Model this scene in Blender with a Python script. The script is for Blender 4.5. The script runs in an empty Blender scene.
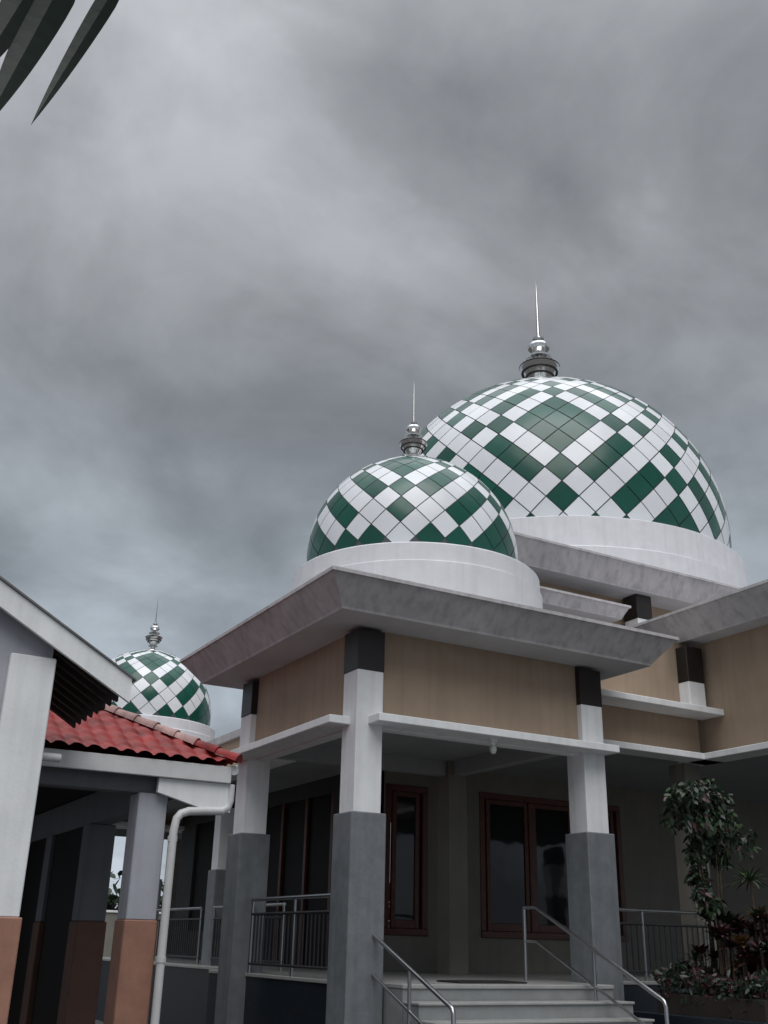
import bpy, bmesh, math, random
from mathutils import Vector, Matrix
random.seed(7)
EYE=1.6
sc=bpy.context.scene
sc.view_settings.view_transform='Standard'
sc.view_settings.look='None'
sc.view_settings.exposure=0

# ---------------------------------------------------------------- materials
def newmat(name):
    m=bpy.data.materials.new(name); m.use_nodes=True
    nt=m.node_tree; b=nt.nodes['Principled BSDF']
    return m,nt,b
def mat(name,col,rough=.7,metal=0,var=.15,scale=3.0,bump=.15,bscale=40,streak=0,coord='Object',spec=.5,objvar=0,speck=0):
    m,nt,b=newmat(name)
    N=nt.nodes; L=nt.links
    tc=N.new('ShaderNodeTexCoord')
    n1=N.new('ShaderNodeTexNoise'); n1.inputs['Scale'].default_value=scale; n1.inputs['Detail'].default_value=8; n1.inputs['Roughness'].default_value=.6
    L.new(tc.outputs[coord],n1.inputs['Vector'])
    mr=N.new('ShaderNodeMapRange'); mr.inputs['From Min'].default_value=.3; mr.inputs['From Max'].default_value=.7
    mr.inputs['To Min'].default_value=1-var; mr.inputs['To Max'].default_value=1+var*.6
    L.new(n1.outputs['Fac'],mr.inputs['Value'])
    val=mr.outputs['Result']
    def mulin(v):
        nonlocal val
        mu=N.new('ShaderNodeMath'); mu.operation='MULTIPLY'
        L.new(val,mu.inputs[0]); L.new(v,mu.inputs[1]); val=mu.outputs[0]
    if streak>0:
        mp=N.new('ShaderNodeMapping'); mp.inputs['Scale'].default_value=(9,9,.5)
        L.new(tc.outputs[coord],mp.inputs['Vector'])
        n2=N.new('ShaderNodeTexNoise'); n2.inputs['Scale'].default_value=1.0; n2.inputs['Detail'].default_value=6
        L.new(mp.outputs['Vector'],n2.inputs['Vector'])
        m2=N.new('ShaderNodeMapRange'); m2.inputs['From Min'].default_value=.45; m2.inputs['From Max'].default_value=.72
        m2.inputs['To Min'].default_value=1; m2.inputs['To Max'].default_value=1-streak
        L.new(n2.outputs['Fac'],m2.inputs['Value']); mulin(m2.outputs['Result'])
    if speck>0:
        n3=N.new('ShaderNodeTexNoise'); n3.inputs['Scale'].default_value=16; n3.inputs['Detail'].default_value=9; n3.inputs['Roughness'].default_value=.75
        L.new(tc.outputs[coord],n3.inputs['Vector'])
        m4=N.new('ShaderNodeMapRange'); m4.inputs['From Min'].default_value=.60; m4.inputs['From Max'].default_value=.72
        m4.inputs['To Min'].default_value=1; m4.inputs['To Max'].default_value=1-speck
        L.new(n3.outputs['Fac'],m4.inputs['Value']); mulin(m4.outputs['Result'])
    if objvar>0:
        ge=N.new('ShaderNodeNewGeometry')
        m3=N.new('ShaderNodeMapRange'); m3.inputs['To Min'].default_value=1-objvar; m3.inputs['To Max'].default_value=1+objvar*.5
        L.new(ge.outputs['Random Per Island'],m3.inputs['Value']); mulin(m3.outputs['Result'])
    vm=N.new('ShaderNodeVectorMath'); vm.operation='SCALE'; vm.inputs[0].default_value=col[:3]
    L.new(val,vm.inputs['Scale']); L.new(vm.outputs['Vector'],b.inputs['Base Color'])
    b.inputs['Roughness'].default_value=rough; b.inputs['Metallic'].default_value=metal
    b.inputs['Specular IOR Level'].default_value=spec
    if bump>0:
        nb=N.new('ShaderNodeTexNoise'); nb.inputs['Scale'].default_value=bscale; nb.inputs['Detail'].default_value=5
        L.new(tc.outputs[coord],nb.inputs['Vector'])
        bp=N.new('ShaderNodeBump'); bp.inputs['Strength'].default_value=bump; bp.inputs['Distance'].default_value=.01
        L.new(nb.outputs['Fac'],bp.inputs['Height']); L.new(bp.outputs['Normal'],b.inputs['Normal'])
    return m
M={}
M['white']=mat('white_paint',(.84,.85,.86),.6,var=.08,streak=.1,speck=.12)
M['drum']=mat('drum_paint',(.78,.78,.81),.6,var=.07,streak=.08,speck=.1)
M['fascia']=mat('weathered_fascia',(.54,.52,.53),.8,var=.2,scale=1.6,streak=.25,speck=.3)
M['soffit']=mat('soffit_paint',(.52,.53,.55),.8,var=.12,scale=1.2)
M['ceil']=mat('shaded_ceiling_paint',(.34,.35,.36),.8,var=.12,scale=1.2)  # darker copy of the soffit paint, interior shade mixed into the colour
M['beige']=mat('beige_plaster',(.37,.28,.205),.85,var=.12,scale=1.5,bump=.3,streak=.12,speck=.12)
M['cream']=mat('cream_wall',(.22,.208,.18),.8,var=.14,scale=1.2,streak=.1)
M['cap']=mat('dark_cap',(.018,.013,.012),.45,var=.3)
M['clad']=mat('grey_cladding',(.175,.19,.205),.5,var=.18,scale=6,bump=.25,streak=.18,speck=.15)
M['shade']=mat('shaded_side_wall',(.05,.05,.05),.7,var=.15)  # cream wall darkened, the gallery's shade is put into its colour
M['navy']=mat('navy_tile',(.011,.017,.026),.35,var=.3,scale=8)
M['wood']=mat('brown_wood',(.11,.031,.019),.4,var=.35,scale=9,bump=.2)
M['darkwood']=mat('dark_rafter',(.03,.022,.018),.7,var=.3,scale=9)
M['darkdoor']=mat('dark_door',(.010,.008,.008),.6,var=.3,scale=5,spec=.2)
M['steel']=mat('stainless_steel',(.72,.71,.70),.14,metal=1,var=.06,bump=0)
M['rail']=mat('railing_steel',(.45,.45,.46),.3,metal=1,var=.15,bump=0)
M['railblack']=mat('railing_dark',(.05,.05,.055),.45,metal=.5,var=.2,bump=0)
M['tile']=mat('floor_tile',(.34,.34,.33),.35,var=.12,scale=4)
M['step']=mat('stair_tile',(.26,.27,.27),.5,var=.15,scale=5)
M['dgreen']=mat('dome_green',(.005,.092,.062),.22,var=.15,scale=1.2,bump=.05,bscale=6,objvar=.22,spec=.5)
M['dwhite']=mat('dome_white',(.85,.87,.90),.24,var=.06,scale=1.2,bump=.05,bscale=6,objvar=.1,spec=.5)
M['grout']=mat('dome_joint',(.09,.11,.11),.7,var=.2)
M['red']=mat('red_clay_tile',(.30,.03,.027),.55,var=.55,scale=3.5,bump=.2,speck=.4)
M['ridge']=mat('ridge_mortar',(.42,.27,.25),.7,var=.5,scale=6)
M['orange']=mat('orange_tile',(.36,.18,.125),.5,var=.18,scale=6,speck=.15)
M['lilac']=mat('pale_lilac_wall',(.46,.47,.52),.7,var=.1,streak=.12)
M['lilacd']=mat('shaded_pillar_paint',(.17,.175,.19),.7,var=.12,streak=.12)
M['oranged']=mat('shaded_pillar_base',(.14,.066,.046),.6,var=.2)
M['olive']=mat('panel_beige',(.30,.25,.17),.7,var=.1)
M['pvc']=mat('pvc_pipe',(.62,.62,.62),.4,var=.12)
M['roofdark']=mat('grey_roof_sheet',(.16,.16,.165),.7,var=.3)
M['asph']=mat('paving',(.09,.088,.085),.85,var=.25,scale=1.0,bump=.4,bscale=30)
M['earth']=mat('soil',(.03,.022,.018),.9,var=.3)
M['leafd']=mat('leaf_dark',(.028,.052,.028),.5,var=.4,scale=3,bump=0,objvar=.55)
M['leafg']=mat('leaf_green',(.06,.10,.04),.5,var=.3,scale=3,bump=0,objvar=.4)
M['leafr']=mat('leaf_red',(.085,.03,.04),.5,var=.4,scale=3,bump=0,objvar=.6)
M['leafy']=mat('leaf_yellow',(.20,.12,.04),.5,var=.4,scale=3,bump=0,objvar=.5)
M['palm']=mat('palm_leaf',(.013,.025,.017),.55,var=.3,scale=6,bump=.1,spec=.3)
M['bark']=mat('bark',(.09,.065,.045),.9,var=.4,scale=8,bump=.6,bscale=20)
M['wire']=mat('black_cable',(.02,.02,.02),.6,bump=0)
M['bulb']=mat('lamp_glass',(.5,.55,.48),.2,bump=0)
def glassmat():
    m,nt,b=newmat('window_glass')
    b.inputs['Base Color'].default_value=(.008,.010,.012,1); b.inputs['Roughness'].default_value=.04
    b.inputs['Specular IOR Level'].default_value=.45
    tc=nt.nodes.new('ShaderNodeTexCoord'); n=nt.nodes.new('ShaderNodeTexNoise'); n.inputs['Scale'].default_value=1.3
    bp=nt.nodes.new('ShaderNodeBump'); bp.inputs['Strength'].default_value=.08; bp.inputs['Distance'].default_value=.05
    nt.links.new(tc.outputs['Object'],n.inputs['Vector']); nt.links.new(n.outputs['Fac'],bp.inputs['Height']); nt.links.new(bp.outputs['Normal'],b.inputs['Normal'])
    return m
M['glass']=glassmat()

# ---------------------------------------------------------------- helpers
def root(name,loc=(0,0,EYE)):
    e=bpy.data.objects.new(name,None); sc.collection.objects.link(e); e.location=loc; e.empty_display_size=.3
    return e
def addmesh(name,verts,faces,m,parent=None,smooth=False,mats=None,fm=None,loc=None):
    me=bpy.data.meshes.new(name); me.from_pydata([tuple(v) for v in verts],[],faces)
    if mats:
        for k in mats: me.materials.append(M[k])
        for p,i in zip(me.polygons,fm): p.material_index=i
    else: me.materials.append(M[m])
    if smooth:
        for p in me.polygons: p.use_smooth=True
    me.update()
    o=bpy.data.objects.new(name,me); sc.collection.objects.link(o)
    if parent: o.parent=parent
    if loc: o.location=loc
    return o
def bev(o,w,seg=1):
    md=o.modifiers.new('bevel','BEVEL'); md.width=w; md.segments=seg; md.limit_method='ANGLE'; return o
def box(name,x0,x1,y0,y1,z0,z1,m,parent,b=.008):
    v=[(x,y,z) for z in (z0,z1) for y in (y0,y1) for x in (x0,x1)]
    f=[(0,2,3,1),(4,5,7,6),(0,1,5,4),(2,6,7,3),(0,4,6,2),(1,3,7,5)]
    o=addmesh(name,v,f,m,parent)
    if b: bev(o,b)
    return o
def boxc(name,cx,cy,w,z0,z1,m,parent,b=.01):
    return box(name,cx-w/2,cx+w/2,cy-w/2,cy+w/2,z0,z1,m,parent,b)
def flare(name,x0,x1,y0,y1,z0,z1,e,parent,lip=.05):
    """solid roof slab whose fascia flares outwards to the top, with soffit"""
    v=[];f=[]
    def ring(ee,z):
        i=len(v); v.extend([(x0-ee,y0-ee,z),(x1+ee,y0-ee,z),(x1+ee,y1+ee,z),(x0-ee,y1+ee,z)]); return i
    r=[ring(-.10,z0),ring(0,z0),ring(.012,z0+.03),ring(e,z1-lip),ring(e+.03,z1-lip+.004),ring(e+.03,z1),ring(e-.12,z1),ring(e-.12,z1-.12)]
    for a,b in zip(r,r[1:]):
        for k in range(4):
            f.append((a+k,a+(k+1)%4,b+(k+1)%4,b+k))
    n=len(f); f.append((r[0]+3,r[0]+2,r[0]+1,r[0])); l=r[-1]; f.append((l,l+1,l+2,l+3))
    fm=[1]*4+[0]*(n-4)+[1,0]
    return addmesh(name,v,f,None,parent,mats=['fascia','soffit'],fm=fm)
def lathe(name,prof,m,parent,loc,seg=48,smooth=True):
    v=[];f=[]
    for r,z in prof:
        for k in range(seg):
            a=2*math.pi*k/seg; v.append((r*math.cos(a),r*math.sin(a),z))
    for i in range(len(prof)-1):
        for k in range(seg):
            f.append((i*seg+k,i*seg+(k+1)%seg,(i+1)*seg+(k+1)%seg,(i+1)*seg+k))
    o=addmesh(name,v,f,m,parent,smooth,loc=loc)
    if smooth:
        o.data.set_sharp_from_angle(angle=math.radians(32)) if hasattr(o.data,'set_sharp_from_angle') else None
    return o
def tube(name,pts,r,m,parent,res=3,cyc=False,smoothpts=False):
    cu=bpy.data.curves.new(name,'CURVE'); cu.dimensions='3D'; cu.bevel_depth=r; cu.bevel_resolution=res; cu.use_fill_caps=True
    sp=cu.splines.new('POLY'); sp.points.add(len(pts)-1)
    for p,q in zip(sp.points,pts): p.co=(*q,1)
    cu.materials.append(M[m])
    o=bpy.data.objects.new(name,cu); sc.collection.objects.link(o)
    if parent: o.parent=parent
    return o

# ---------------------------------------------------------------- domes
CLS='SSSTSWST'
def isgreen(a,b):
    x,y=CLS[a%8],CLS[b%8]
    return (x==y and x in 'ST')
def dome(tag,c,R,N,parent,lon0,pa,pb,zc,phimin=-14):
    cx,cy=c
    k2=2*math.pi/N
    vb=math.asinh(math.tan(math.radians(phimin)))/k2
    def P(u,v,r=R):
        v=max(v,vb)
        phi=math.atan(math.sinh(v*k2)); lo=lon0+u*k2
        return (r*math.cos(phi)*math.cos(lo),r*math.cos(phi)*math.sin(lo),r*math.sin(phi))
    vm=math.asinh(math.tan(math.radians(82)))/k2
    V={0:[],1:[]}; F={0:[],1:[]}
    for k in range(math.ceil(2*vb),int(2*vm)+1):
        for s in range(k%2, 2*N+k%2, 2):
            i=(s+k)//2; j=(s-k)//2
            g=0 if isgreen(i+pa,j+pb) else 1
            n=3; base=len(V[g]); gap=.024
            rr=R*(1+random.uniform(-.0008,.0008))
            for aa in range(n+1):
                for bb in range(n+1):
                    A=i+gap+(1-2*gap)*aa/n; B=j+gap+(1-2*gap)*bb/n
                    V[g].append(P((A+B)/2,(A-B)/2, rr))
            for aa in range(n):
                for bb in range(n):
                    q=base+aa*(n+1)+bb
                    F[g].append((q,q+n+1,q+n+2,q+1))
    for g,mm in ((0,'dgreen'),(1,'dwhite')):
        addmesh('dome_panels_'+('green' if g==0 else 'white')+tag,V[g],F[g],mm,parent,True,loc=(cx,cy,zc))
    prof=[]
    for t in range(0,29):
        ph=math.radians(phimin+(90-phimin)*t/28); prof.append(((R*.994)*math.cos(ph)+.0005,(R*.994)*math.sin(ph)))
    lathe('dome_shell'+tag,prof,'grout',parent,(cx,cy,zc),64)
    lathe('crown_cap'+tag,[(R*.145,R*.992),(R*.13,R*1.0),(R*.06,R*1.012),(.001,R*1.015)],'dwhite',parent,(cx,cy,zc),32)
def finial(tag,c,z,s,parent):
    pr=[(.58,-.06),(.56,.03),(.36,.08),(.18,.17),(.13,.26),(.15,.31),(.30,.36),(.31,.40),(.20,.44),(.24,.5),(.55,.90),(.57,.95),(.50,.98),(.51,1.03),(.42,1.06),(.16,1.10),(.10,1.16),(.10,1.2),(.36,1.25),(.37,1.30),(.13,1.35),(.10,1.42),(.22,1.47),(.31,1.56),(.32,1.64),(.26,1.74),(.13,1.8),(.09,1.86),(.16,1.9),(.16,1.94),(.06,2.0),(.05,2.3),(.04,2.9),(.02,3.5),(.001,3.9)]
    lathe('finial'+tag,[(r*s,zz*s) for r,zz in pr],'steel',parent,(c[0],c[1],z),24)
    for q,(r,zz) in enumerate(((.56,.965),(.50,.80),(.40,.66))):
        lathe('finial_band%d%s'%(q,tag),[((r-.03)*s,(zz-.02)*s),((r+.012)*s,(zz-.018)*s),((r+.018)*s,(zz+.018)*s),((r-.03)*s,(zz+.02)*s)],'cap',parent,(c[0],c[1],z),24)
def drum(tag,c,R1,R2,zb,zr,parent):
    k=R1/1.92
    lathe('drum'+tag,[(R1+.035*k,zb),(R1+.035*k,zr-.29*k),(R1,zr-.27*k),(R1,zr-.02),(R1-.02,zr),(R2-.3,zr+.01)],'drum',parent,(c[0],c[1],0),96)

mosque=root('mosque_building')
W=3.59; D=3.42
# ---------------------------------------------------------------- porch
def column(tag,x,y,zc0,zc1,zg,zf,parent,w=.375,wg=.48):
    boxc('column_cap'+tag,x,y,w+.012,zc0,zc1,'cap',parent,.006)
    boxc('column_shaft'+tag,x,y,w,zg,zc0,'white',parent,.008)
    boxc('column_cladding'+tag,x,y,wg,zf,zg+.0,'clad',parent,.012)
FL=-.40
def porch(tag,X0,Y0,W,D,parent,dz=0):
    for n,(x,y) in enumerate(((X0,Y0),(X0+W,Y0),(X0,Y0+D))):
        column('_%s%d'%(tag,n),x,y,3.2,3.72,1.46,-1.6,parent)
    boxc('inner_column_'+tag,X0+W,Y0+D,.36,-1.6,3.7,'cream',parent)
    o=.70
    flare('porch_roof_'+tag,X0-o,X0+W+o,Y0-o,Y0+D+o,3.765,4.17,.27,parent)
    t=.09
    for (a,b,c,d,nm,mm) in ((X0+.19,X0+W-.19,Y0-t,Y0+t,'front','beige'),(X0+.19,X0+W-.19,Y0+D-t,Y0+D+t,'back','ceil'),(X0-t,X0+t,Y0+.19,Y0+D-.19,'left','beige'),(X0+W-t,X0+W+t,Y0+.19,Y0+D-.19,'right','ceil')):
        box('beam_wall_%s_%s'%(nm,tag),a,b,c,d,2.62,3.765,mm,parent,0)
    box('ledge_front_'+tag,X0-.02,X0+W+.22,Y0-.47,Y0-t-.002,2.52,2.62,'white',parent)
    box('ledge_left_'+tag,X0-.47,X0-t-.002,Y0-.02,Y0+D+.22,2.52,2.62,'white',parent)
    box('beam_soffit_front_'+tag,X0+.19,X0+W-.19,Y0-t+.001,Y0+t-.001,2.50,2.618,'white',parent)
    box('beam_soffit_left_'+tag,X0-t+.001,X0+t-.001,Y0+.19,Y0+D-.19,2.50,2.618,'white',parent)
    box('porch_ceiling_'+tag,X0+t+.002,X0+W-t-.002,Y0+t+.002,Y0+D-t-.002,2.86,2.92,'ceil',parent,0)
    cx,cy=X0+W/2,Y0+D/2
    drum('_'+tag,(cx,cy),1.92,1.66,4.05,5.2+dz,parent)
porch('a',0,0,W,D,mosque)
c1=(W/2-.05,D/2+.03)
dome('_small_a',c1,1.66,24,mosque,math.radians(-97),0,7,5.60)
finial('_small_a',c1,5.60+1.66,.41,mosque)
porch('b',.35,14.8,W,D,mosque,dz=.12)
c3=(.35+W/2,14.8+D/2)
dome('_small_b',c3,1.78,24,mosque,math.radians(-75),0,7,5.68)
finial('_small_b',c3,5.68+1.78,.42,mosque)

# ---------------------------------------------------------------- main body
BY=4.6; BX=2.8
def wall_y(name,y,x0,x1,z0,z1,opens,m,parent,th=.15):
    xs=x0; n=0
    for (a,b,c,d) in sorted(opens):
        box('%s_pier_%d'%(name,n),xs,a,y,y+th,z0,z1,m,parent,0)
        if d<z1: box('%s_lintel_%d'%(name,n),a,b,y,y+th,d,z1,m,parent,0)
        if c>z0: box('%s_sill_%d'%(name,n),a,b,y,y+th,z0,c,m,parent,0)
        xs=b; n+=1
    box('%s_pier_%d'%(name,n),xs,x1,y,y+th,z0,z1,m,parent,0)
def wall_x(name,x,y0,y1,z0,z1,opens,m,parent,th=.15):
    ys=y0; n=0
    for (a,b,c,d) in sorted(opens):
        box('%s_pier_%d'%(name,n),x,x+th,ys,a,z0,z1,m,parent,0)
        if d<z1: box('%s_lintel_%d'%(name,n),x,x+th,a,b,d,z1,m,parent,0)
        if c>z0: box('%s_sill_%d'%(name,n),x,x+th,a,b,z0,c,m,parent,0)
        ys=b; n+=1
    box('%s_pier_%d'%(name,n),x,x+th,ys,y1,z0,z1,m,parent,0)
def window_y(name,y,x0,x1,z0,z1,n,parent):
    fw=.11
    box(name+'_frame_top',x0,x1,y-.04,y+.1,z1-fw,z1,'wood',parent)
    box(name+'_frame_bottom',x0,x1,y-.06,y+.1,z0,z0+fw,'wood',parent)
    box(name+'_frame_l',x0,x0+fw,y-.038,y+.098,z0+fw,z1-fw,'wood',parent)
    box(name+'_frame_r',x1-fw,x1,y-.038,y+.098,z0+fw,z1-fw,'wood',parent)
    w=(x1-x0-2*fw)/n
    for i in range(n):
        a=x0+fw+i*w; b=a+w; s=.085
        if i: box(name+'_mullion_%d'%i,a-.05,a+.05,y-.036,y+.096,z0+fw,z1-fw,'wood',parent)
        a+=.05;b-=.05
        box(name+'_sash_l%d'%i,a,a+s,y-.01,y+.06,z0+fw,z1-fw,'wood',parent)
        box(name+'_sash_r%d'%i,b-s,b,y-.01,y+.06,z0+fw,z1-fw,'wood',parent)
        box(name+'_sash_t%d'%i,a+s,b-s,y-.01,y+.06,z1-fw-s,z1-fw,'wood',parent)
        box(name+'_sash_b%d'%i,a+s,b-s,y-.01,y+.06,z0+fw,z0+fw+s*1.6,'wood',parent)
        box(name+'_glass%d'%i,a+s,b-s,y+.02,y+.03,z0+fw+s,z1-fw-s,'glass',parent,0)
wall_y('back_wall',BY,BX,19.6,FL,3.2,[(2.98,3.85,.15,2.6),(4.95,8.3,.15,2.62)],'cream',mosque)
window_y('window_a',BY+.02,2.98,3.85,.15,2.6,1,mosque)
window_y('window_b',BY+.02,4.95,8.3,.15,2.62,3,mosque)
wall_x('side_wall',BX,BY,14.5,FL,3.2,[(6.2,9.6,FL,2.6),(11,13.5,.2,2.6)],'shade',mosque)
box('side_door_panel',BX+.06,BX+.1,6.2,9.6,FL,2.6,'darkdoor',mosque,0)
for i,yy in enumerate((6.2,7.3,8.4,9.5)): box('side_door_frame_%d'%i,BX-.01,BX+.055,yy,yy+.1,FL,2.6,'wood',mosque)
box('side_window_glass',BX+.06,BX+.1,11,13.5,.2,2.6,'darkdoor',mosque,0)
box('inner_floor',BX+.2,19.4,BY+.2,14.4,FL-.1,FL,'tile',mosque,0)
box('verandah_ceiling',W+.12,19.5,1.25,BY-.002,2.98,3.04,'ceil',mosque,0)
box('gallery_ceiling',1.0,BX-.002,D+.12,14.6,2.9,2.96,'ceil',mosque,0)
box('porch_link_ceiling',BX+.002,W+.118,D+.12,BY-.004,2.9,2.96,'ceil',mosque,0)
box('gallery_fascia',.85,.998,D+.3,14.6,2.75,3.4,'beige',mosque)
box('gallery_ledge',.45,.848,D+.3,14.6,2.65,2.75,'white',mosque)
box('gallery_roof',.8,BX+.1,D+.8,14.2,3.402,3.55,'fascia',mosque)
for n,yy in enumerate((7.5,11.6)):
    column('_gal%d'%n,1.2,yy,2.3,2.75,1.2,-1.6,mosque,.3,.38)
VY=1.0
box('verandah_beam',W+.5,6.9,VY,VY+.18,2.94,4.86,'beige',mosque,0)
box('verandah_ledge_low',W+.4,7.0,VY-.4,VY-.002,2.84,2.94,'white',mosque)
box('verandah_ledge_high',W+.75,7.0,VY-.5,VY-.003,3.58,3.68,'white',mosque)
boxc('verandah_column_cap',6.72,VY-.05,.375,4.15,4.75,'cap',mosque)
boxc('verandah_column_shaft',6.72,VY-.05,.36,3.681,4.15,'white',mosque)
boxc('verandah_column_lower',6.72,VY+.22,.36,FL,2.84,'cream',mosque)
box('wing_wall',7.0,7.18,-6.2,VY+.2,2.94,4.86,'beige',mosque,0)
box('wing_front_wall',7.18,15.4,-6.2,-6.0,2.94,4.86,'beige',mosque,0)
box('wing_ledge',6.55,6.998,-6.4,VY+.18,2.84,2.94,'white',mosque)
flare('wing_roof',6.62,15.8,-6.8,BY,4.86,5.3,.29,mosque)
for n,yy in enumerate((-6.1,)):
    column('_wing%d'%n,7.15,yy,2.4,2.84,1.46,-1.6,mosque)
column('_wing3',15.2,-6.1,2.4,2.84,1.46,-1.6,mosque)
box('wing_ceiling',7.2,15.3,-5.98,1.24,2.98,3.04,'ceil',mosque,0)
# upper box
c2=(10.95,9.8)
flare('upper_roof',5.3,17.1,3.9,15.5,6.95,7.45,.27,mosque)
box('upper_wall_front',5.9,16.5,4.55,4.7,3.2,6.95,'beige',mosque,0)
box('upper_wall_left',5.9,6.05,4.7,14.4,3.2,6.95,'beige',mosque,0)
box('upper_wall_back',5.9,16.5,14.8,14.95,3.2,6.95,'beige',mosque,0)
box('upper_wall_right',16.5,16.65,4.55,14.95,3.2,6.95,'beige',mosque,0)
flare('upper_canopy',5.3,8.1,3.95,4.7,6.26,6.54,.12,mosque)
for n,x in enumerate((8.85,13.4)):
    boxc('upper_column_cap_%d'%n,x,4.25,.42,6.42,6.94,'cap',mosque)
    boxc('upper_column_shaft_%d'%n,x,4.25,.4,5.3,6.42,'white',mosque)
box('body_roof',BX,19.6,BY+.16,14.4,3.202,3.4,'fascia',mosque)
drum('_main',c2,5.15,4.7,7.3,9.12,mosque)
dome('_main',c2,4.85,40,mosque,math.radians(-115),0,5,10.12)
finial('_main',c2,10.12+4.85,1.06,mosque)

# ---------------------------------------------------------------- platform, stairs
box('platform_porch',.0,W,.0,BY,-1.6,FL-.05,'navy',mosque,0)
box('platform_porch_floor',-.02,W+.02,-.02,BY-.01,FL-.048,FL,'tile',mosque)
box('platform_landing',.27,3.3,-.62,-.003,-1.6,FL-.05,'step',mosque,0)
box('platform_landing_floor',.26,3.31,-.64,-.022,FL-.048,FL,'tile',mosque)
box('platform_verandah',W+.005,19.6,.7,BY,-1.6,FL-.05,'navy',mosque,0)
box('platform_verandah_floor',W+.025,19.6,.68,BY-.01,FL-.048,FL,'tile',mosque)
box('platform_gallery',.7,BX+.2,BY+.01,14.8,-1.6,FL-.05,'navy',mosque,0)
box('platform_gallery_floor',.68,BX-.01,BY+.012,14.8,FL-.048,FL,'tile',mosque)
st=root('entrance_stairs')
for i in range(6):
    z=FL-.17*(i+1)
    box('step_%d'%i,.27,3.3,-.645-.32*(i+1),-.642-.32*i,-1.6,z-.03,'step',st,0)
    box('tread_%d'%i,.255,3.315,-.67-.32*(i+1),-.646-.32*i,z-.028,z,'tile',st,.006)
mt=root('door_mat'); box('mat',1.2,2.2,-.35,.15,FL+.002,FL+.022,'cap',mt)
def handrail(x,ya,za,yb,zb,tag,ext=.25):
    r=root('stair_handrail')
    top=[(x,ya,za),(x,yb,zb),(x,yb-.03,zb-.02),(x,yb-.05,zb-.07),(x,yb-.05,zb-.95)]
    mid=[(x,ya,za-.42),(x,yb-.02,zb-.42)]
    if ext: top=[(x,ya+ext,za)]+top; mid=[(x,ya+ext-.05,za-.42)]+mid
    tube('top_rail',top,.025,'rail',r)
    tube('mid_rail',mid,.018,'rail',r)
    if ext: tube('post_top',[(x,ya+.25,za),(x,ya+.25,FL)],.024,'rail',r)
    ym=(ya+yb)/2; zm=(za+zb)/2
    tube('post_mid',[(x,ym,zm),(x,ym,zm-.9)],.02,'rail',r)
handrail(2.85,.3,.50,-1.95,-.50,'r')
handrail(.10,-.24,.10,-1.85,-.56,'l',0)
def balustrade(p0,p1,name='balustrade'):
    r=root(name)
    d=Vector((p1[0]-p0[0],p1[1]-p0[1],0)); L=d.length; d.normalize()
    P=lambda s,z:(p0[0]+d.x*s,p0[1]+d.y*s,z)
    tube('hand_rail',[P(0,.55),P(L,.55)],.026,'rail',r)
    tube('upper_rail',[P(0,.36),P(L,.36)],.02,'railblack',r)
    tube('lower_rail',[P(0,-.28),P(L,-.28)],.02,'railblack',r)
    n=int(L/.11)
    for i in range(1,n):
        s=L*i/n; tube('baluster_%d'%i,[P(s,-.28),P(s,.36)],.013,'railblack',r,1)
    for s in (.02,L/2,L-.02): tube('post',[P(s,FL),P(s,.55)],.022,'rail',r)
balustrade((0,.3),(0,D-.3))
balustrade((W+.35,.9),(6.6,.9))
balustrade((1.0,D+.8),(1.0,7.2))
balustrade((1.0,7.8),(1.0,11.4))
lp=root('ceiling_lamp')
lathe('socket',[(.001,2.52),(.055,2.52),(.055,2.49),(.03,2.47),(.03,2.44)],'white',lp,(1.80,-.28,0),16)
lathe('bulb',[(.03,2.44),(.045,2.41),(.047,2.37),(.03,2.33),(.001,2.32)],'bulb',lp,(1.80,-.28,0),16)

# ---------------------------------------------------------------- gable house (left, near)
gh=root('gable_house')
s=.555
def zr(x): return 2.0+(-3.8-x)*s
def prism(name,pts,y0,y1,m,parent):
    n=len(pts); v=[(x,y0,z) for x,z in pts]+[(x,y1,z) for x,z in pts]
    f=[tuple(range(n)),tuple(range(2*n-1,n-1,-1))]+[(i,(i+1)%n+0,(i+1)%n+n,i+n)[::-1] for i in range(n)]
    return addmesh(name,v,f,m,parent)
AX=-7.4
prism('barge_board',[(-3.83,2.0-.2),(-3.83,2.0),(AX,zr(AX)),(AX,zr(AX)-.2)],-3.04,-3.0,'white',gh)
prism('barge_board_left',[(-11.0,2.0-.2),(AX,zr(AX)-.2),(AX,zr(AX)),(-11.0,2.0)],-3.04,-3.0,'white',gh)
prism('barge_trim',[(-3.80,1.985),(-3.80,2.0),(AX,zr(AX)+.03),(AX,zr(AX)+.005)],-3.06,-1.3,'roofdark',gh)
prism('barge_trim_left',[(-11.03,1.985),(AX,zr(AX)+.005),(AX,zr(AX)+.03),(-11.03,2.01)],-3.06,-1.3,'roofdark',gh)
prism('soffit_boards',[(-3.84,1.95),(-3.84,1.978),(AX,zr(AX)-.01),(AX,zr(AX)-.05)],-2.998,-1.32,'darkwood',gh)
for i in range(8):
    y=-2.8+i*.2
    prism('rafter_%d'%i,[(-3.86,1.85),(-3.86,1.948),(-4.45,zr(-4.45)-.053),(-4.45,zr(-4.45)-.16)],y,y+.06,'darkwood',gh)
WY=-2.86
prism('gable_wall',[(-4.46,-1.6),(-4.46,zr(-4.46)-.06),(AX,zr(AX)-.06),(-10.34,zr(-4.46)-.06),(-10.34,-1.6)],WY,-1.7,'lilac',gh)
box('corner_pillar',-4.80,-4.44,WY-.08,WY-.002,.13,2.10,'white',gh)
box('corner_pillar_base',-4.82,-4.42,WY-.1,WY-.003,-1.6,.13,'orange',gh)
box('wall_panel',-6.2,-4.88,WY-.04,WY-.002,1.35,1.88,'olive',gh)
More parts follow.
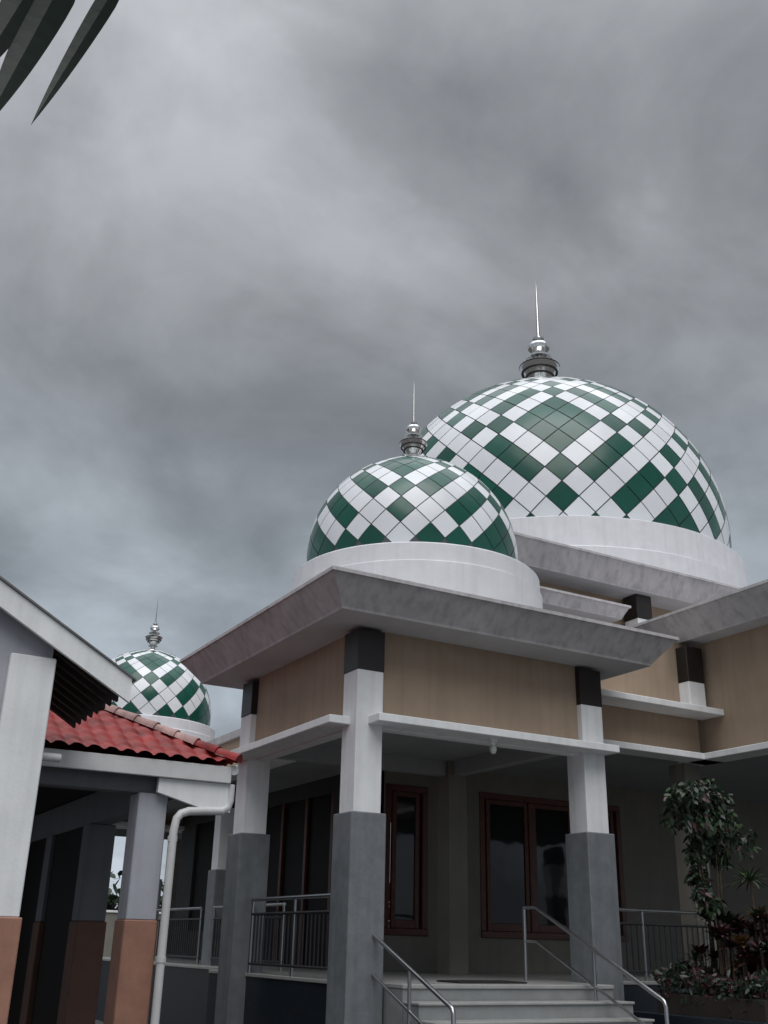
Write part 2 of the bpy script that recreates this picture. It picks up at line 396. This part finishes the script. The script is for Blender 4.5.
box('wall_panel_low',-6.2,-4.88,WY-.04,WY-.002,-1.6,.13,'orange',gh)
tube('gutter_outlet',[(-4.45,-2.7,1.35),(-4.25,-2.7,1.35)],.035,'pvc',gh)

# ---------------------------------------------------------------- tiled walkway (red roof)
wk=root('tiled_roof_walkway')
x0,x1,y0,y1=-5.22,-2.1,-1.2,7.8
ez=1.66; xm=(x0+x1)/2; run=(x1-x0)/2; rise=.82
def tiles(name,origin,eu,ev,L,run,lh,rh):
    tw=.17; nu=int(L/tw)*8; rows=8; vs=[];f=[]
    prev=None
    lst=[]
    for r in range(rows):
        lst.append((r/rows,.045)); lst.append(((r+.98)/rows,.012))
    for (t,lift) in lst:
        row=[]
        a=run*t if lh else 0; b=L-(run*t if rh else 0)
        for i in range(nu+1):
            u=L*i/nu; uc=min(max(u,a),b)
            ph=(u/tw)%1.0
            h=.038*abs(math.sin(math.pi*ph))**.7
            if ph<.22: h*=.6
            jit=.008*math.sin(int(u/tw)*12.9+int(t*rows)*7.3)
            p=Vector(origin)+Vector(eu)*uc+Vector(ev)*(run*t)+Vector((0,0,rise*t+lift+h+jit))
            row.append(len(vs)); vs.append(p)
        if prev:
            for i in range(nu): f.append((prev[i],prev[i+1],row[i+1],row[i]))
        prev=row
    return addmesh(name,vs,f,'red',wk,True)
tiles('tile_slope_front',(x0,y0,ez),(1,0,0),(0,1,0),x1-x0,run,True,True)
tiles('tile_slope_right',(x1,y0,ez),(0,1,0),(-1,0,0),y1-y0,run,True,False)
tiles('tile_slope_left',(x0,y1,ez),(0,-1,0),(1,0,0),y1-y0,run,False,True)
def caps(p,q,r=.075,n=9):
    p=Vector(p);q=Vector(q);d=(q-p); L=d.length/n; d.normalize()
    side=d.cross(Vector((0,0,1))).normalized(); up=side.cross(d)
    for i in range(n):
        a=p+d*(L*i); b=p+d*(L*(i+1.12)); v=[];f=[]
        for (c,rr) in ((a,r*1.12),(b,r*.86)):
            for k in range(9):
                an=math.pi*k/8; v.append(c+side*math.cos(an)*rr+up*math.sin(an)*rr)
        for k in range(8): f.append((k,k+1,k+10,k+9))
        f.append(tuple(range(9))); 
        addmesh('hip_cap',v,f,'red' if random.random()<.6 else 'ridge',wk,True)
ap=(xm,y0+run,ez+rise+.06)
caps((x1,y0,ez+.06),ap); caps((x0,y0,ez+.06),ap); caps(ap,(xm,y1,ez+rise+.06),n=26)
box('eave_board_front',x0+.05,x1-.05,y0+.03,y0+.06,ez-.16,ez+.01,'pvc',wk)
box('eave_board_right',x1-.08,x1-.05,y0+.062,y1,ez-.16,ez+.01,'pvc',wk)
box('eave_soffit',x0+.1,x1-.1,y0+.07,y1,ez-.10,ez-.07,'darkwood',wk,0)
box('beam_right',-3.02,-2.80,-.68,y1,1.2,1.55,'lilacd',wk)
box('beam_front',-5.1,-2.5,-.97,-.76,1.36,1.555,'lilacd',wk)
prism('front_end_panel',[(-2.9,1.36),(-2.9,1.5),(-2.12,1.5),(-2.12,1.22),(-2.35,1.22)],-1.12,-1.06,'white',wk)
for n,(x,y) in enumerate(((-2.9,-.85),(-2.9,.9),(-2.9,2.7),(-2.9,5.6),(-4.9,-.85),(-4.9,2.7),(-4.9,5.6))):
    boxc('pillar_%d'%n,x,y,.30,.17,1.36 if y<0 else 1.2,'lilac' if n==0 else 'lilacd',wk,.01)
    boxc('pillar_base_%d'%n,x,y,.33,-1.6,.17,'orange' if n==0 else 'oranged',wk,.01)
box('room_wall',-7,-1.6,7.85,8.0,-1.6,2.1,'navy',wk,0)
box('side_screen',-3.0,-2.95,1.1,5.4,-1.6,1.2,'darkdoor',wk,0)
tube('gutter',[(x1-.02,y0+.05,ez-.02),(x1-.02,y1,ez-.02)],.05,'pvc',wk)
dp=root('drain_pipe')
tube('pipe',[(-2.12,-1.1,1.5),(-2.12,-1.1,1.34),(-2.14,-1.1,1.27),(-2.2,-1.1,1.23),(-2.56,-1.12,1.2),(-2.64,-1.12,1.17),(-2.68,-1.12,1.12),(-2.70,-1.12,1.0),(-2.70,-1.1,-1.6)],.042,'pvc',dp)
for zz in (.9,-.2): tube('clamp',[(-2.70,-1.11,zz),(-2.70,-1.11,zz+.05)],.05,'pvc',dp)

# ---------------------------------------------------------------- vegetation
def leafmesh(name,parent,items,m):
    v=[];f=[]
    for (p,d,n,L,wd,droop) in items:
        d=d.normalized(); s=d.cross(n)
        if s.length<1e-3: s=Vector((1,0,0))
        s.normalize(); b=len(v); nn=4
        for i in range(nn+1):
            t=i/nn; w=wd*math.sin(math.pi*min(t*.92+.08,1))**.8 if i<nn else 0
            c=p+d*(L*t)+Vector((0,0,-droop*L*t*t))
            v.append(c-s*w/2); v.append(c+s*w/2)
        for i in range(nn): f.append((b+2*i,b+2*i+1,b+2*i+3,b+2*i+2))
    return addmesh(name,v,f,m,parent)
def rv(): return Vector((random.gauss(0,1),random.gauss(0,1),random.gauss(0,1))).normalized()
sh=root('leafy_shrub')
bx,by=4.45,-1.35
it=[]
for k in range(5):
    p=Vector((bx+random.uniform(-.06,.06),by+random.uniform(-.06,.06),-1.2)); pts=[p.copy()]
    tx,ty,tz=bx-.05+random.uniform(-.3,.22),by+random.uniform(-.25,.25),random.uniform(1.6,2.0)
    for i in range(1,9):
        t=i/8; q=Vector((p.x+(tx-p.x)*t**1.6+random.uniform(-.03,.03),p.y+(ty-p.y)*t**1.6,p.z+(tz-p.z)*t)); pts.append(q)
    tube('stem_%d'%k,[tuple(q) for q in pts],.013,'bark',sh,1)
clumps=[(Vector((bx-.05+random.uniform(-.38,.38),by+random.uniform(-.3,.3),random.uniform(1.25,2.0))),random.uniform(.12,.22)) for _ in range(24)]
clumps+=[(Vector((bx+random.uniform(-.35,.25),by+random.uniform(-.2,.2),random.uniform(.5,1.2))),random.uniform(.1,.15)) for _ in range(7)]
for c,rad in clumps:
    for _ in range(105):
        p=c+rv()*rad*random.random()**.4
        it.append((p,rv()+Vector((0,0,-.6)),rv(),random.uniform(.07,.12),random.uniform(.035,.055),.3))
random.shuffle(it)
n=len(it)
leafmesh('foliage',sh,it[:int(n*.72)],'leafd'); leafmesh('foliage_light',sh,it[int(n*.72):int(n*.9)],'leafg'); leafmesh('foliage_red',sh,it[int(n*.9):],'leafr')
def rosette(name,c,n,L,wd,m,up=.4,stem=0):
    r=root(name); its=[]
    for i in range(n):
        a=random.uniform(0,2*math.pi); e=random.uniform(up-.5,up+.9)
        d=Vector((math.cos(a),math.sin(a),e)); its.append((Vector(c),d,Vector((0,0,1)),L*random.uniform(.7,1.1),wd,.35))
    leafmesh('leaves',r,its,m)
    if stem: tube('stem',[(c[0],c[1],c[2]-stem),(c[0]+.02,c[1],c[2])],.018,'bark',r,1)
rosette('dracaena_plant',(4.44,-1.95,.82),80,.40,.024,'leafg',.5,1.6)
rosette('dracaena_plant',(4.1,-1.25,-.1),30,.35,.03,'leafd',.6,.8)
for k in range(60):
    x=random.uniform(4.05,5.4); y=random.uniform(-2.5,-1.2)
    z=random.uniform(-.3,.5)*(1 if x>4.25 else .4)
    rosette('bromeliad_plant',(x,y,z),46,random.uniform(.22,.36),random.uniform(.03,.05),random.choice(('leafr','leafr','leafr','leafr','leafd','leafy')),.7,.9)
hg=root('hedge')
it=[]
for _ in range(8500):
    x=random.uniform(3.75,6.2); y=random.uniform(-2.6,-.8)
    z=-.25-abs(random.gauss(0,.14))+.12*math.sin(x*5)*math.sin(y*4)
    it.append((Vector((x,y,z)),rv()+Vector((0,0,.5)),rv(),random.uniform(.06,.10),.032,.1))
leafmesh('foliage',hg,it[:6000],'leafd'); leafmesh('foliage_red',hg,it[6000:],'leafr')
box('core',3.8,6.15,-2.55,-.85,-1.5,-.48,'earth',hg)
pb=root('planter_wall')
box('wall_front',3.66,6.4,-2.8,-2.66,-1.6,-.7,'navy',pb); box('wall_side',3.66,3.76,-2.655,.6,-1.6,-.7,'navy',pb)
dt=root('distant_trees')
it=[]
for k in range(26):
    cx=-22+k*2.3+random.uniform(-.6,.6); cy=34+random.uniform(-1.5,1.5); h=random.uniform(2.6,4.6)
    tube('trunk_%d'%k,[(cx,cy,-1.6),(cx+.1,cy,h*.5)],.12,'bark',dt,1)
    for _ in range(260):
        p=Vector((cx,cy,h*.45))+rv()*random.uniform(.3,1.0)*1.8
        p.z=p.z*.9
        it.append((p,rv(),rv(),random.uniform(.3,.55),.26,.1))
leafmesh('foliage',dt,it,'leafd')

# palm tree (mostly out of frame, left)
pt=root('palm_tree')
pc=Vector((-8.3,-8.7,3.2))
tr=[(-8.5,-8.8,-1.6),(-8.47,-8.8,0),(-8.4,-8.75,1.6),pc]
tube('trunk',[tuple(p) for p in tr],.12,'bark',pt,4)
def frond(p0,dirv,L,droop,lf,m='palm'):
    pts=[];n=14
    for i in range(n+1):
        t=i/n; pts.append(p0+dirv*(L*t)+Vector((0,0,-droop*t*t)))
    tube('rachis',[tuple(p) for p in pts],.014,m,pt,1)
    its=[]
    for i in range(3,n+1):
        t=i/n; tan=(pts[i]-pts[i-1]).normalized(); sd=tan.cross(Vector((0,0,1))).normalized()
        for sgn in (-1,1):
            its.append((pts[i],sd*sgn*.6+tan*.7+Vector((0,0,-.35)),Vector((0,0,1)),lf*(1-.4*abs(t-.5)),.045,.3))
    leafmesh('leaflets',pt,its,m)
for k in range(9):
    a=math.radians(60+k*33)
    frond(pc,Vector((math.cos(a)*.8,math.sin(a)*.8,.45)),1.2,.9,.45)
hp0=pc; hp1=Vector((-5.75,-9.2,2.86))
pts=[hp0.lerp(hp1,t/10)+Vector((0,0,.5*math.sin(math.pi*t/10))) for t in range(11)]
tube('rachis_long',[tuple(p) for p in pts],.014,'palm',pt,1)
def blade(name,a,b,wd,nrm):
    a=Vector(a);b=Vector(b);d=b-a; s=d.cross(Vector(nrm)).normalized(); up=s.cross(d).normalized(); v=[];f=[];n=14
    for i in range(n+1):
        t=i/n; w=wd*(min(1,.35+t*2.2))*(1-t**2.2) 
        c=a+d*t+up*(.05*math.sin(math.pi*t))
        v+= [c-s*w/2, c+up*(-w*.16), c+s*w/2]
    for i in range(n):
        for k in range(2): f.append((3*i+k,3*i+k+1,3*i+k+4,3*i+k+3))
    addmesh(name,v,f,'palm',pt,False)
vd=(.12,1.07,1.0)
blade('blade_a',(-5.79,-9.20,2.72),(-5.985,-9.10,2.02),.062,vd)
blade('blade_b',(-5.93,-9.12,2.78),(-6.10,-9.03,1.99),.12,vd)
blade('blade_b2',(-5.98,-9.13,2.80),(-6.16,-9.04,2.1),.12,vd)
blade('blade_c',(-6.10,-9.08,2.80),(-6.30,-9.0,2.1),.11,vd)
its=[]
for i in range(1,10):
    for sg in (-1,1): its.append((pts[i],Vector((.4,-.5*sg,-.7)),Vector((0,1,0)),.5,.05,.2))
leafmesh('leaflets_long',pt,[q for q in its if q[0].x<-6.9],'palm')

pl=root('power_line')
pts=[]
for i in range(21):
    t=i/20; a=Vector((-4.72,-2.6,2.52)); b=Vector((-7.6,1.2,6.6)); p=a.lerp(b,t); p.z-=.3*t*(1-t); pts.append(tuple(p))
tube('cable',pts,.008,'wire',pl,1)
tube('pole',[(-7.6,1.2,-1.6),(-7.6,1.2,6.9)],.09,'clad',pl,2)

# ---------------------------------------------------------------- ground
g=addmesh('ground',[(-400,-400,0),(400,-400,0),(400,400,0),(-400,400,0)],[(0,1,2,3)],'asph')
pw=root('boundary_wall')
box('wall',-20,40,30,30.2,-1.6,.9,'cream',pw); box('coping',-20,40,29.95,30.25,.902,.98,'white',pw)

# ---------------------------------------------------------------- world
w=bpy.data.worlds.new('World'); sc.world=w; w.use_nodes=True
nt=w.node_tree; N=nt.nodes; L=nt.links
bg=N['Background']
SUN_AZ=math.radians(245)
SUN_EL=math.radians(52)
sky=N.new('ShaderNodeTexSky'); sky.sky_type='NISHITA'; sky.sun_disc=False; sky.sun_elevation=SUN_EL; sky.sun_rotation=math.radians(90)-SUN_AZ
tc=N.new('ShaderNodeTexCoord'); sep=N.new('ShaderNodeSeparateXYZ'); L.new(tc.outputs['Generated'],sep.inputs[0])
def math_(op,a,b=None):
    n=N.new('ShaderNodeMath'); n.operation=op
    for k,x in enumerate((a,b)):
        if x is None: continue
        if isinstance(x,(int,float)): n.inputs[k].default_value=x
        else: L.new(x,n.inputs[k])
    return n.outputs[0]
zz=math_('ADD',math_('MAXIMUM',sep.outputs['Z'],0.0),.5)
px=math_('DIVIDE',sep.outputs['X'],zz); py=math_('DIVIDE',sep.outputs['Y'],zz)
cmb=N.new('ShaderNodeCombineXYZ'); L.new(px,cmb.inputs[0]); L.new(py,cmb.inputs[1])
cmb.inputs[2].default_value=5.3
n1=N.new('ShaderNodeTexNoise'); n1.inputs['Scale'].default_value=2.9; n1.inputs['Detail'].default_value=6; n1.inputs['Roughness'].default_value=.5; n1.inputs['Distortion'].default_value=.4
L.new(cmb.outputs[0],n1.inputs['Vector'])
n2=N.new('ShaderNodeTexNoise'); n2.inputs['Scale'].default_value=8; n2.inputs['Detail'].default_value=7; n2.inputs['Roughness'].default_value=.55; n2.inputs['Distortion'].default_value=.3
L.new(cmb.outputs[0],n2.inputs['Vector'])
nz=math_('ADD',math_('MULTIPLY',n1.outputs['Fac'],.75),math_('MULTIPLY',n2.outputs['Fac'],.25))
cr=N.new('ShaderNodeValToRGB'); L.new(nz,cr.inputs['Fac'])
e=cr.color_ramp.elements
e[0].position=.35; e[0].color=(.20,.208,.222,1)
e[1].position=.66; e[1].color=(.50,.515,.54,1)
el=cr.color_ramp.elements.new(.5); el.color=(.315,.325,.342,1)
er=N.new('ShaderNodeValToRGB'); L.new(sep.outputs['Z'],er.inputs['Fac'])
er.color_ramp.interpolation='B_SPLINE'
def ce(p,c):
    x=er.color_ramp.elements.new(p); x.color=(c[0]/5,c[1]/5,c[2]/5,1)
er.color_ramp.elements[0].position=0; er.color_ramp.elements[0].color=(1.1/5,1.2/5,1.3/5,1)
er.color_ramp.elements[1].position=1; er.color_ramp.elements[1].color=(1,1,1,1)
ce(.28,(1.1,1.2,1.26)); ce(.36,(.84,.91,.95)); ce(.46,(.66,.69,.71)); ce(.58,(.84,.85,.86)); ce(.70,(1.1,1.11,1.13)); ce(.80,(1.5,1.5,1.5)); ce(.88,(5,5,5))
mx=N.new('ShaderNodeMix'); mx.data_type='RGBA'; mx.blend_type='MULTIPLY'; mx.inputs['Factor'].default_value=1
L.new(cr.outputs['Color'],mx.inputs['A']); L.new(er.outputs['Color'],mx.inputs['B'])
vs=N.new('ShaderNodeVectorMath'); vs.operation='SCALE'; vs.inputs['Scale'].default_value=50
L.new(mx.outputs['Result'],vs.inputs[0])
m2=N.new('ShaderNodeMix'); m2.data_type='RGBA'; m2.inputs['Factor'].default_value=.96
L.new(sky.outputs['Color'],m2.inputs['A']); L.new(vs.outputs['Vector'],m2.inputs['B'])
L.new(m2.outputs['Result'],bg.inputs['Color']); bg.inputs['Strength'].default_value=.1
sd=bpy.data.lights.new('sun','SUN'); sd.energy=1.4; sd.angle=math.radians(45); sd.color=(1,.985,.965)
so=bpy.data.objects.new('sun',sd); sc.collection.objects.link(so)
dv=Vector((math.cos(SUN_AZ)*math.cos(SUN_EL),math.sin(SUN_AZ)*math.cos(SUN_EL),math.sin(SUN_EL)))
so.rotation_euler=dv.to_track_quat('Z','Y').to_euler(); so.location=(0,0,30)

# ---------------------------------------------------------------- camera
psi,p,r,f=1.0596,.3947,.0231,1038.63
F=Vector((math.cos(psi)*math.cos(p),math.sin(psi)*math.cos(p),math.sin(p)))
R=Vector((math.sin(psi),-math.cos(psi),0)); U=R.cross(F)
R2=R*math.cos(r)+U*math.sin(r); U2=U*math.cos(r)-R*math.sin(r)
cd=bpy.data.cameras.new('camera'); co=bpy.data.objects.new('camera',cd); sc.collection.objects.link(co)
mt4=Matrix((R2,U2,-F)).transposed().to_4x4(); mt4.translation=Vector((-6.2061,-11.4936,EYE)); co.matrix_world=mt4
cd.sensor_fit='VERTICAL'; cd.sensor_height=24; cd.lens=f/1024*24; cd.clip_end=2000; cd.clip_start=.05
sc.camera=co
